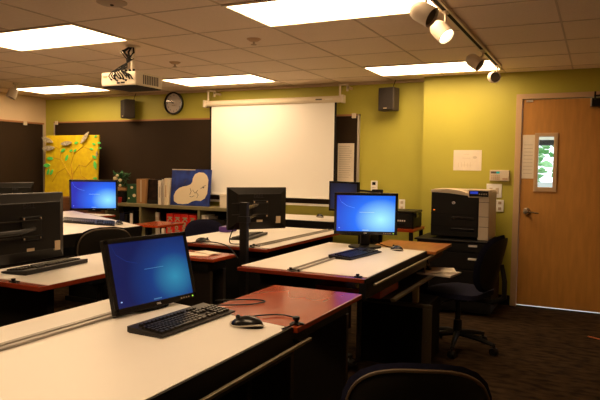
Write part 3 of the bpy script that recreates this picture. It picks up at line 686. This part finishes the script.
def chair(label, x, y, rz, seat='fabric_black', top=.82, bw=.44, bh=.42, seat_z=.46, rec=8, rim=False, off=0):
    """task chair; local: faces -y, back at +y"""
    t = thing('task_chair', label, 'office chair', (x, y, 0), rz, 'office chairs')
    sm = MB(); tmp = bmesh.new(); bmesh.ops.create_cube(tmp, size=1); bmesh.ops.subdivide_edges(tmp, edges=tmp.edges[:], cuts=7, use_grid_fill=True)
    for v in tmp.verts:
        X_, Y_, Z_ = v.co*2; k_ = (abs(X_)**4+abs(Y_)**4)**.25; m_ = max(abs(X_), abs(Y_))
        s_ = (m_/k_ if k_ > 1e-6 else 1)
        v.co = Vector((X_*s_*.235, Y_*s_*.225, seat_z-.035+Z_*.035*(1-.5*(min(1, math.hypot(X_*s_, Y_*s_)))**4) - .02*max(0, -Y_-.5)))
    sm.merge(tmp); sm.build('seat', seat, t, True)
    # back: curved superellipse pad and a shell behind it
    def pad(th, off_, k1):
        off_ += off
        b = MB(); N, Mm = 22, 12; zc = top-bh/2; ver = []
        for sgn in (-1, 1):
            for j in range(Mm+1):
                for i in range(N):
                    a = 2*PI*i/N; rr_ = j/Mm; ex = .72
                    cx = math.copysign(abs(math.cos(a))**ex, math.cos(a))*rr_; cz = math.copysign(abs(math.sin(a))**ex, math.sin(a))*rr_
                    xx = cx*bw/2*k1*(1-.10*max(0, -cz)); zz = cz*bh/2*k1
                    yy = .22+off_ - .07*(xx/(bw/2))**2 + (zz)*math.tan(math.radians(rec)) + sgn*th/2*(1-rr_**6)
                    ver.append((xx, yy, zc+zz))
        K = (Mm+1)*N; fc = []
        for s_ in (0, 1):
            for j in range(Mm):
                for i in range(N):
                    A = s_*K+j*N+i; B = s_*K+j*N+(i+1) % N; fc.append((A, B, B+N, A+N))
        vs = b.add(ver, fc); 
        for i in range(N):
            A, B = Mm*N+i, Mm*N+(i+1) % N
            b.bm.faces.new([vs[A], vs[B], vs[K+B], vs[K+A]])
        return b
    pad(.045, 0, 1.0).build('back_pad', seat, t, True)
    sb = pad(.018, .030, .91).build('back_shell', 'shell', t, True)
    if rim:
        rp_ = []
        for i in range(48):
            a = 2*PI*i/48; ex = .72
            xx = math.copysign(abs(math.cos(a))**ex, math.cos(a))*bw/2*.925; zz = math.copysign(abs(math.sin(a))**ex, math.sin(a))*bh/2*.925; xx *= (1-.10*max(0, -zz/(bh/2)))
            rp_.append((xx, .22+off+.028-.07*(xx/(bw/2))**2+zz*math.tan(math.radians(rec)), top-bh/2+zz))
        MB().tube(rp_, .006, 6, closed=True).build('back_rim', 'rim_tan', t, True)
    jb = MB(); jb.tube([(0, .02, seat_z-.08), (0, .22+off, seat_z-.085), (0, .30+off, seat_z-.04), (0, .30+off, seat_z+.08), (0, .275+off, top-bh*.5)], [.02, .02, .02, .018, .016], 10); jb.build('back_bracket', 'black', t, True)
    md = MB(); md.box(-.08, .08, -.1, .1, seat_z-.10, seat_z-.068, .008); md.tube([(.08, 0, seat_z-.085), (.22, -.02, seat_z-.09), (.26, -.02, seat_z-.10)], .007); md.build('mechanism', 'black', t)
    co = MB(); co.lathe([(.034, .10), (.032, .22), (.022, .225), (.018, seat_z-.1)], None, 16); co.build('gas_column', 'black', t, True)
    for i in range(5):
        a = 2*PI*i/5+.3; c_, s_ = math.cos(a), math.sin(a)
        l_ = MB(); l_.tube([(c_*.02, s_*.02, .12), (c_*.15, s_*.15, .105), (c_*.29, s_*.29, .075)], [.026, .021, .015], 8); lo = l_.build('base_leg', 'black', t, True)
        w_ = MB(); nrm = Matrix.Translation((c_*.29, s_*.29, .028)) @ Matrix.Rotation(a+1.2, 4, 'Z') @ Matrix.Rotation(PI/2, 4, 'Y')
        w_.lathe([(0, -.025), (.026, -.025), (.028, -.018), (.028, -.005), (.02, -.003), (.02, .003), (.028, .005), (.028, .018), (.026, .025), (0, .025)], nrm, 16)
        w_.tube([(c_*.29, s_*.29, .04), (c_*.29, s_*.29, .075)], .009); w_.build('caster', 'black', lo, True)
    return t
# screens
W0, H0 = .455, .303
screen_mat('scr_mid', (.010, .03, .50), (.015, .17, .95), (.42, .97, 1.0), 1.0, W0, H0, .11, -.04, .38)
screen_mat('scr_far', (.008, .02, .45), (.014, .15, .95), (.32, .88, 1.0), 1.0, W0, H0, .14, -.05, .33)
screen_mat('scr_near', (.004, .010, .080), (.005, .040, .20), (.03, .26, .42), 1.0, W0, H0, .12, -.04, .27)
screen_mat('scr_dim', (.003, .006, .020), (.004, .014, .06), (.01, .05, .12), 1.0, W0, H0, .0, -.05, .26)
mat('streak', (.1, .2, .5), .5, emit=(.07, .22, .85), estr=.8)
mat('streak_dim', (.01, .02, .06), .5, emit=(.008, .03, .15), estr=1)
# ================================================================ TABLES
T3TILT = math.radians(7)
drafting_table('drafting table nearest the camera, white top filling the lower left', -1.98, -1.04, .55, 2.09, .75, 1, .0, .19, bar=(-1.745, .62, 1.98), rail=(-1.0, .69, .6, 2.18))
side_return('reddish side table beyond the nearest drafting table, right of its mouse', -1.50, -1.015, 2.093, 2.81, .745)
drafting_table('white drafting table under the lit middle monitor and its keyboard', -1.865, -1.085, 3.03, 4.31, .78, 1, .0, .10, bar=(-1.515, 3.05, 4.1), rail=(-1.05, .745, 3.1, 4.4), tray=(-1.55, -1.07, 3.46, 4.62, .590), clamps=((-1.13, 3.05),), lin=.48, leg2=.34)
side_return('orange brown side table to the right of the lit middle monitor', -1.53, -1.02, 4.325, 4.86, .775, 'orange_wood', sides=(1,), pin=.16)
MB().box(-.235, -.195, -.22, .19, 0, .685, .003).build('support_panel', 'panel_brown', [o for o in bpy.data.objects if o.name.startswith('side_table') and o.type == 'EMPTY'][-1])
drafting_table('drafting table at the left edge, under the big black monitor back', -2.82, -2.27, 1.98, 3.12, .80, -1, clamps=((-2.45, 1.99),))
side_return('small mahogany side table holding white papers, left of the monitor post', -2.72, -2.10, 3.13, 3.40, .79)
drafting_table('drafting table behind the back facing monitor on a post', -3.0, -2.085, 3.78, 5.30, .78, -1, clamps=((-2.22, 3.79),), bar=(-2.22, 3.85, 5.25))
drafting_table('drafting table under the lit far left monitor', -4.78, -3.91, 3.35, 4.62, .78, 1, tilt=T3TILT)
side_return('thin mahogany side table in front of the red binders', -4.08, -3.76, 4.66, 5.08, .78, thin=True)
drafting_table('farthest left drafting table, in front of the brown cabinet', -5.95, -5.0, 3.9, 5.45, .78, -1)
fd = thing('wall_desk', 'white topped desk at the back wall with a mouse on it', 'desk', (-2.75, 6.2, 0))
MB().box(-.85, .62, -.34, .32, .762, .796, .003).build('tabletop', 'black', fd); MB().box(-.85, .62, -.34, .32, .796, .80).build('white_sheet', 'board_white', fd)
MB().box(-.85, .62, -.33, -.30, .67, .762).build('apron', 'black', fd)
for x in (-.83, .56): MB().box(x, x+.04, -.3, .3, 0, .76).build('leg_panel', 'black_matte', fd)
rd = thing('corner_side_table', 'small reddish table with black legs holding the flat black printer', 'side table', (-1.86, 6.1, 0))
MB().box(-.25, .25, -.22, .22, .735, .765, .003).build('tabletop', 'mahogany', rd)
for x, y in ((-.22, -.19), (.22, -.19), (-.22, .19), (.22, .19)): MB().box(x-.018, x+.018, y-.018, y+.018, 0, .735, .003).build('leg', 'black', rd)
# ================================================================ COMPUTERS
M1 = monitor('dim blue monitor on the nearest drafting table', -1.699, 2.066, .75, math.radians(82), .909, W0, H0, math.radians(14.5), scr='scr_near')
M2 = monitor('brightly lit blue monitor in the middle of the room', -1.50, 4.19, .78, math.radians(22), 1.032, W0, H0, math.radians(-5), scr='scr_mid')
M3 = monitor('lit blue monitor at the far left, below the yellow panel', -4.636, 4.737, .872, math.radians(38), 1.043, .47, .315, math.radians(-8), scr='scr_far', bscale=.55)
M4 = monitor('black monitor back on a post in the centre, in front of the projection screen', -2.22, 3.87, .78, 0, 1.058, W0, H0, 0, base=False, bars=True)
M4.rotation_euler.z = math.radians(52.8+180)
M5 = monitor('large black monitor back at the left edge', -2.60, 2.17, .80, math.radians(-90), 1.035, .50, .345, 0, base=False, bars=True)
M6 = monitor('dark blue screen partly hidden behind the lit middle monitor', -2.36, 5.92, .80, math.radians(-28), 1.06, .46, .315, 0, scr='scr_dim', base=True, text_rows=False)
M7 = monitor('top of a black monitor at the far left edge, behind the large one', -5.9, 4.8, .78, math.radians(-100), .985, .47, .31, math.radians(8))
# monitor post with arms
mq = thing('monitor_post', 'black post at the left edge that carries the large black monitor', 'post', (-2.42, 1.80, 0), group='monitor posts')
MB().box(-.026, .026, -.018, .018, .01, 1.08, .003).build('pole', 'black', mq); MB().box(-.15, .05, -.05, .05, 0, .012, .003).build('base_plate', 'black', mq)
a = MB(); a.tube([(0, 0, 1.035), (.0, .20, 1.035), (-.10, .37, 1.035)], .012); a.build('arm', 'black', mq, True); MB().box(-.032, .032, -.026, .026, 1.01, 1.06, .003).build('collar', 'black', mq)
mp = thing('monitor_post', 'tall black post with horizontal arms standing between the tables', 'post', (-2.03, 3.38, 0), group='monitor posts')
MB().box(-.026, .026, -.018, .018, .01, 1.13, .003).build('pole', 'black', mp); MB().box(-.055, .055, -.15, .15, 0, .012, .003).build('base_plate', 'black', mp)
a = MB(); a.tube([(0, 0, 1.09), (-.06, .20, 1.09), (-.15, .43, 1.09)], .012); a.tube([(0, 0, 1.02), (-.06, .2, 1.02), (-.15, .43, 1.02)], .009); a.build('arm', 'steel', mp, True)
MB().box(-.032, .032, -.026, .026, 1.0, 1.04, .003).build('collar', 'black', mp)
ma = thing('swing_arm_stand', 'black swing arm stand just above the lit middle monitor, near the back wall', 'stand', (-2.065, 6.10, .765))
MB().tube([(0, 0, 0), (0, 0, .36)], .018, 12).build('pole', 'black', ma); MB().box(-.035, .04, -.04, .04, 0, .012, .003).build('base_plate', 'black', ma)
a = MB(); a.tube([(0, 0, .345), (-.16, -.06, .36), (-.27, -.09, .355)], .011); a.build('arm', 'black', ma, True); MB().box(-.05, .06, -.03, .03, .335, .375, .008).build('joint', 'black', ma)
keyboard('black keyboard on the nearest drafting table', -1.43, 1.94, .75, math.radians(88))
keyboard('black keyboard in front of the lit middle monitor', -1.43, 3.82, .78, math.radians(84))
k3 = keyboard('black keyboard below the lit far left monitor', 0, 0, 0, 0)
k3.matrix_world = Matrix.Translation((-4.21, 4.24, .78+.30*math.tan(T3TILT)+.002)) @ Matrix.Rotation(T3TILT, 4, 'Y') @ Matrix.Rotation(math.radians(42), 4, 'Z')
keyboard('black keyboard behind the monitor post on the white table', -2.56, 4.34, .78, math.radians(-80))
keyboard('black keyboard under the large black monitor at the left edge', -2.645, 2.36, .80, math.radians(-84))
mouse('black mouse with silver trim on the nearest drafting table', -1.185, 2.00, .75, math.radians(98), 1.15)
mouse('black mouse right of the keyboard by the lit middle monitor', -1.27, 4.21, .78, math.radians(60))
mouse('small black mouse on the white desk at the back wall', -2.80, 6.30, .80, math.radians(60))
mouse('black mouse between keyboard and blue chair on the white table', -2.68, 3.86, .78, math.radians(-60))
m3 = mouse('dark mouse on the far left table, right of its keyboard', 0, 0, 0, 0)
m3.matrix_world = Matrix.Translation((-4.05, 4.46, .78+.14*math.tan(T3TILT)+.002)) @ Matrix.Rotation(T3TILT, 4, 'Y') @ Matrix.Rotation(math.radians(60), 4, 'Z')
cable('thin black mouse cable looping over the nearest table onto the reddish side table', [(-1.20, 2.05, .765), (-1.24, 2.12, .756), (-1.17, 2.22, .752), (-1.08, 2.21, .750), (-1.04, 2.13, .753), (-1.045, 2.02, .754)])
cable('black keyboard cable curling behind the nearest keyboard', [(-1.49, 2.17, .765), (-1.45, 2.26, .752), (-1.37, 2.33, .75), (-1.34, 2.42, .75), (-1.42, 2.42, .75), (-1.53, 2.3, .755)])
cable('black cables hanging under the lit middle monitor', [(-1.56, 4.28, .90), (-1.50, 4.33, .83), (-1.40, 4.36, .785), (-1.33, 4.33, .783), (-1.28, 4.27, .79)], .004)
cable('black cable dangling in front of the monitor post', [(-2.30, 3.74, .96), (-2.33, 3.70, .88), (-2.40, 3.80, .80), (-2.36, 3.88, .785), (-2.28, 3.86, .785)], .004)
cable('cable from the left table edge to the monitor post', [(-2.60, 3.36, .795), (-2.4, 3.40, .85), (-2.2, 3.42, .84), (-2.06, 3.36, .77)], .004)
# nearest clamp on the side table corner
ck_ = thing('table_clamp', 'small black screw clamp at the front corner of the reddish side table', 'clamp', (-1.045, 2.14, .745))
c_ = MB(); c_.box(-.02, .02, -.02, .02, 0, .006, .002); c_.lathe([(.008, .006), (.008, .018), (.014, .019), (.014, .03), (0, .031)], None, 12); c_.build('screw_knob', 'black', ck_, True); MB().box(-.02, .035, -.005, .005, .0, .008, .002).build('jaw', 'black', ck_)
# ================================================================ PRINTERS
pst = thing('printer_stand', 'black drawer cabinet under the laser printer', 'cabinet', (-1.15, 6.02, 0))
MB().box(-.40, .30, -.22, .30, .03, .685, .006).build('body', 'black', pst); MB().box(-.42, .33, -.25, .32, .685, .70, .005).build('top', 'black', pst)
for z0_, z1_ in ((.595, .675), (.44, .585), (.06, .42)):
    dr = MB().box(-.36, .27, -.235, -.22, z0_, z1_, .001).build('drawer', 'black', pst); MB().box(.09, .17, -.25, -.234, (z0_+z1_)/2+.01, (z0_+z1_)/2+.03, .004).build('handle', 'white_logo', dr)
lp = thing('laser_printer', 'large black and cream laser printer on the black cabinet', 'printer', (-1.17, 6.00, .70))
b = MB(); b.box(-.27, .18, -.13, .33, .02, .44, .012); b.build('body', 'black', lp)
b = MB(); b.box(.17, .27, -.125, .33, 0, .455, .010); b.build('side_panel', 'printer_cream', lp)
b = MB(); b.prism([(-.275, .44), (-.27, .465), (-.12, .475), (.0, .462), (.10, .43), (.20, .42), (.20, .40), (-.1, .435)], -.135, -.02, axis='y'); b.build('output_lip', 'printer_cream', lp)
b = MB(); b.box(-.275, .26, -.02, .33, .44, .468, .008); b.build('top_cover', 'printer_cream', lp)
cp = MB(); cp.box(.08, .275, -.145, -.03, .40, .475, .006); cp = cp.build('control_panel', 'printer_cream', lp)
MB().box(.09, .265, -.149, -.143, .41, .463, .001).build('panel_face', 'black_gloss', cp); MB().box(.10, .17, -.152, -.148, .435, .458).build('display', 'lcd_blue', cp); k_ = MB(); [k_.box(.18+.02*i, .19+.02*i, -.152, -.148, .428, .44) for i in range(4)]; k_.build('button', 'ink_soft', cp)
for z in (.235, .12): MB().box(-.268, .178, -.134, -.129, z, z+.006).build('tray_seam', 'black_matte', lp)
s_ = MB(); [s_.box(.171, .271, -.1265, -.124, z, z+.004) for z in (.125, .22, .355)]; s_.build('panel_seam', 'ink', lp)
for z0_ in (.03, .14): MB().box(-.07, .14, -.138, -.130, z0_+.05, z0_+.075, .003).build('tray_handle', 'black_gloss', lp)
em = MB(); em.prism(ell(-.055, .345, .016, .013, 20), -.1335, -.1295, axis='y'); em = em.build('emblem', 'white_logo', lp); text('emblem_letters', 'hp', .02, 'black', em, Matrix.Translation((-.055, -.134, .345)) @ RX90, .0004)
MB().box(-.245, -.23, -.134, -.129, .265, .275).build('status_light', 'led_amber', lp)
fpn = thing('flat_printer', 'flat black printer on the small reddish table, right of the lit monitor', 'printer', (-1.83, 6.10, .765))
MB().box(-.19, .20, -.17, .17, 0, .15, .012).build('body', 'black', fpn); MB().box(-.195, .205, -.175, .17, .15, .175, .006).build('lid', 'dark_plastic', fpn)
MB().box(-.12, .12, -.178, -.168, .03, .045).build('paper_slot', 'black_matte', fpn); k_ = MB(); [k_.box(.02+.022*i, .034+.022*i, -.1725, -.169, .07, .085) for i in range(5)]; k_.build('button', 'white_logo', fpn); MB().box(.18, .215, -.10, -.02, .11, .155, .004).build('side_latch', 'black_gloss', fpn)
MB().box(-.13, .03, -.25, -.17, .0, .012, .002).build('output_tray', 'white_logo', fpn)
# ================================================================ CHAIRS
def face(dx, dy): return math.atan2(dx, -dy)
chair('dark office chair in front of the black printer cabinet', -.925, 4.70, face(-.97, .22), 'fabric_blue', .89, .40, .43, .475, rec=14, off=.05)
chair('foreground office chair back cut off by the bottom edge', -.545, 1.99, face(-.38, .92), 'fabric_blue', .795, .47, .42, .44, rec=12, rim=True)
chair('black office chair behind the nearest monitor, at the far left table', -3.73, 3.87, face(-.85, .52), 'fabric_black', .86, .47, .40, rim=True)
chair('blue office chair behind the back facing centre monitor', -3.38, 5.02, face(.85, -.52), 'fabric_blue', .82, .46, .40)
# ================================================================ UNDER AND ON THE TABLES
pc = thing('pedestal_cabinet', 'low black cabinet with a bronze face frame under the middle table', 'cabinet', (-1.28, 4.13, 0))
MB().box(-.215, .26, -.06, .38, .0, .43, .004).build('body', 'black_matte', pc)
b = MB(); b.box(-.22, .31, -.09, -.06, .425, .45, .003); b.box(.25, .31, -.09, -.06, .0, .425, .003); b.box(-.22, -.19, -.09, -.06, 0, .425, .003); b.build('face_frame', 'bronze', pc)
MB().lathe([(.008, 0), (.008, .004), (0, .005)], Matrix.Translation((.28, -.09, .2)) @ RX90, 12).build('lock', 'steel', pc)
for lbx, x, y, z, r_, wd, dp, m_ in (('pale sheet topmost on the tool tray, beside the dark office chair', -1.03, 4.52, .606, .3, .22, .20, 'paper'), ('grey folded sheet lowest on the tool tray, beside the dark office chair', -1.03, 4.49, .5905, -.15, .26, .22, 'paper_grey')):
    t = thing('folded_paper', lbx, 'paper', (x, y, z), r_, 'papers on the tool tray'); b = MB(); b.box(-wd/2, wd/2, -dp/2, dp/2, 0, .014, .002); b.build('sheet', m_, t)
t = thing('black_clip', 'black binder clip on the pale papers by the dark chair', 'clip', (-1.10, 4.46, .6205)); MB().prism([(-.02, 0), (.02, 0), (.004, .03), (-.004, .03)], -.02, .02, axis='y').build('body', 'black', t); MB().tube([(-.004, 0, .03), (-.02, 0, .06), (.0, .0, .07), (.004, 0, .03)], .002, 6).build('wire_handle', 'steel', t)
tw = thing('computer_tower', 'dark computer tower under the left table, beside the nearest monitor', 'computer', (-2.13, 2.95, 0))
MB().box(-.19, .20, -.09, .09, .0, .42, .006).build('case', 'dark_plastic', tw); 
for z in (.36, .30, .10): MB().box(.199, .203, -.07, .07, z, z+.012).build('drive_slot', 'label_tan', tw)
MB().box(.199, .203, -.07, .07, .14, .26).build('front_vent', 'shell', tw)
for lbx, x, y, z, r_, wd, dp in (('white papers lowest on the small mahogany side table, by the monitor post', -2.30, 3.24, .790, .2, .20, .13), ('white envelope overlapping the papers on the small mahogany side table', -2.26, 3.31, .7955, -.3, .16, .09)):
    t = thing('loose_papers', lbx, 'paper', (x, y, z), r_, 'papers on the small mahogany side table'); MB().box(-wd/2, wd/2, -dp/2, dp/2, 0, .005, .001).build('sheet', 'paper', t)
pb = MB()
for i in range(7): pb.blob((random.uniform(-.05, .05), random.uniform(-.04, .04), .035+random.uniform(-.01, .02)), (.045, .04, .028), 2, .3)
tag(pb.build('crumpled_paper', 'shell', None, False, (-1.50, 3.83, .012)), 'crumpled brownish paper on the dark carpet under the middle table', 'paper')
tag(MB().tube([(-.03, 5.53, .006), (.03, 5.50, .006), (.14, 5.42, .006)], .005, 6).build('orange_cord', 'orange_cord'), 'thin orange strip lying on the carpet at the right edge', 'cord')
pp = thing('purple_pouch', 'small purple pouch behind the monitor post', 'pouch', (-2.93, 4.60, .781)); MB().box(-.05, .05, -.08, .08, 0, .05, .015, seg=3).build('body', 'purple', pp); MB().tube([(-.048, -.05, .051), (-.048, .05, .051)], .002, 6).build('zip', 'black', pp)
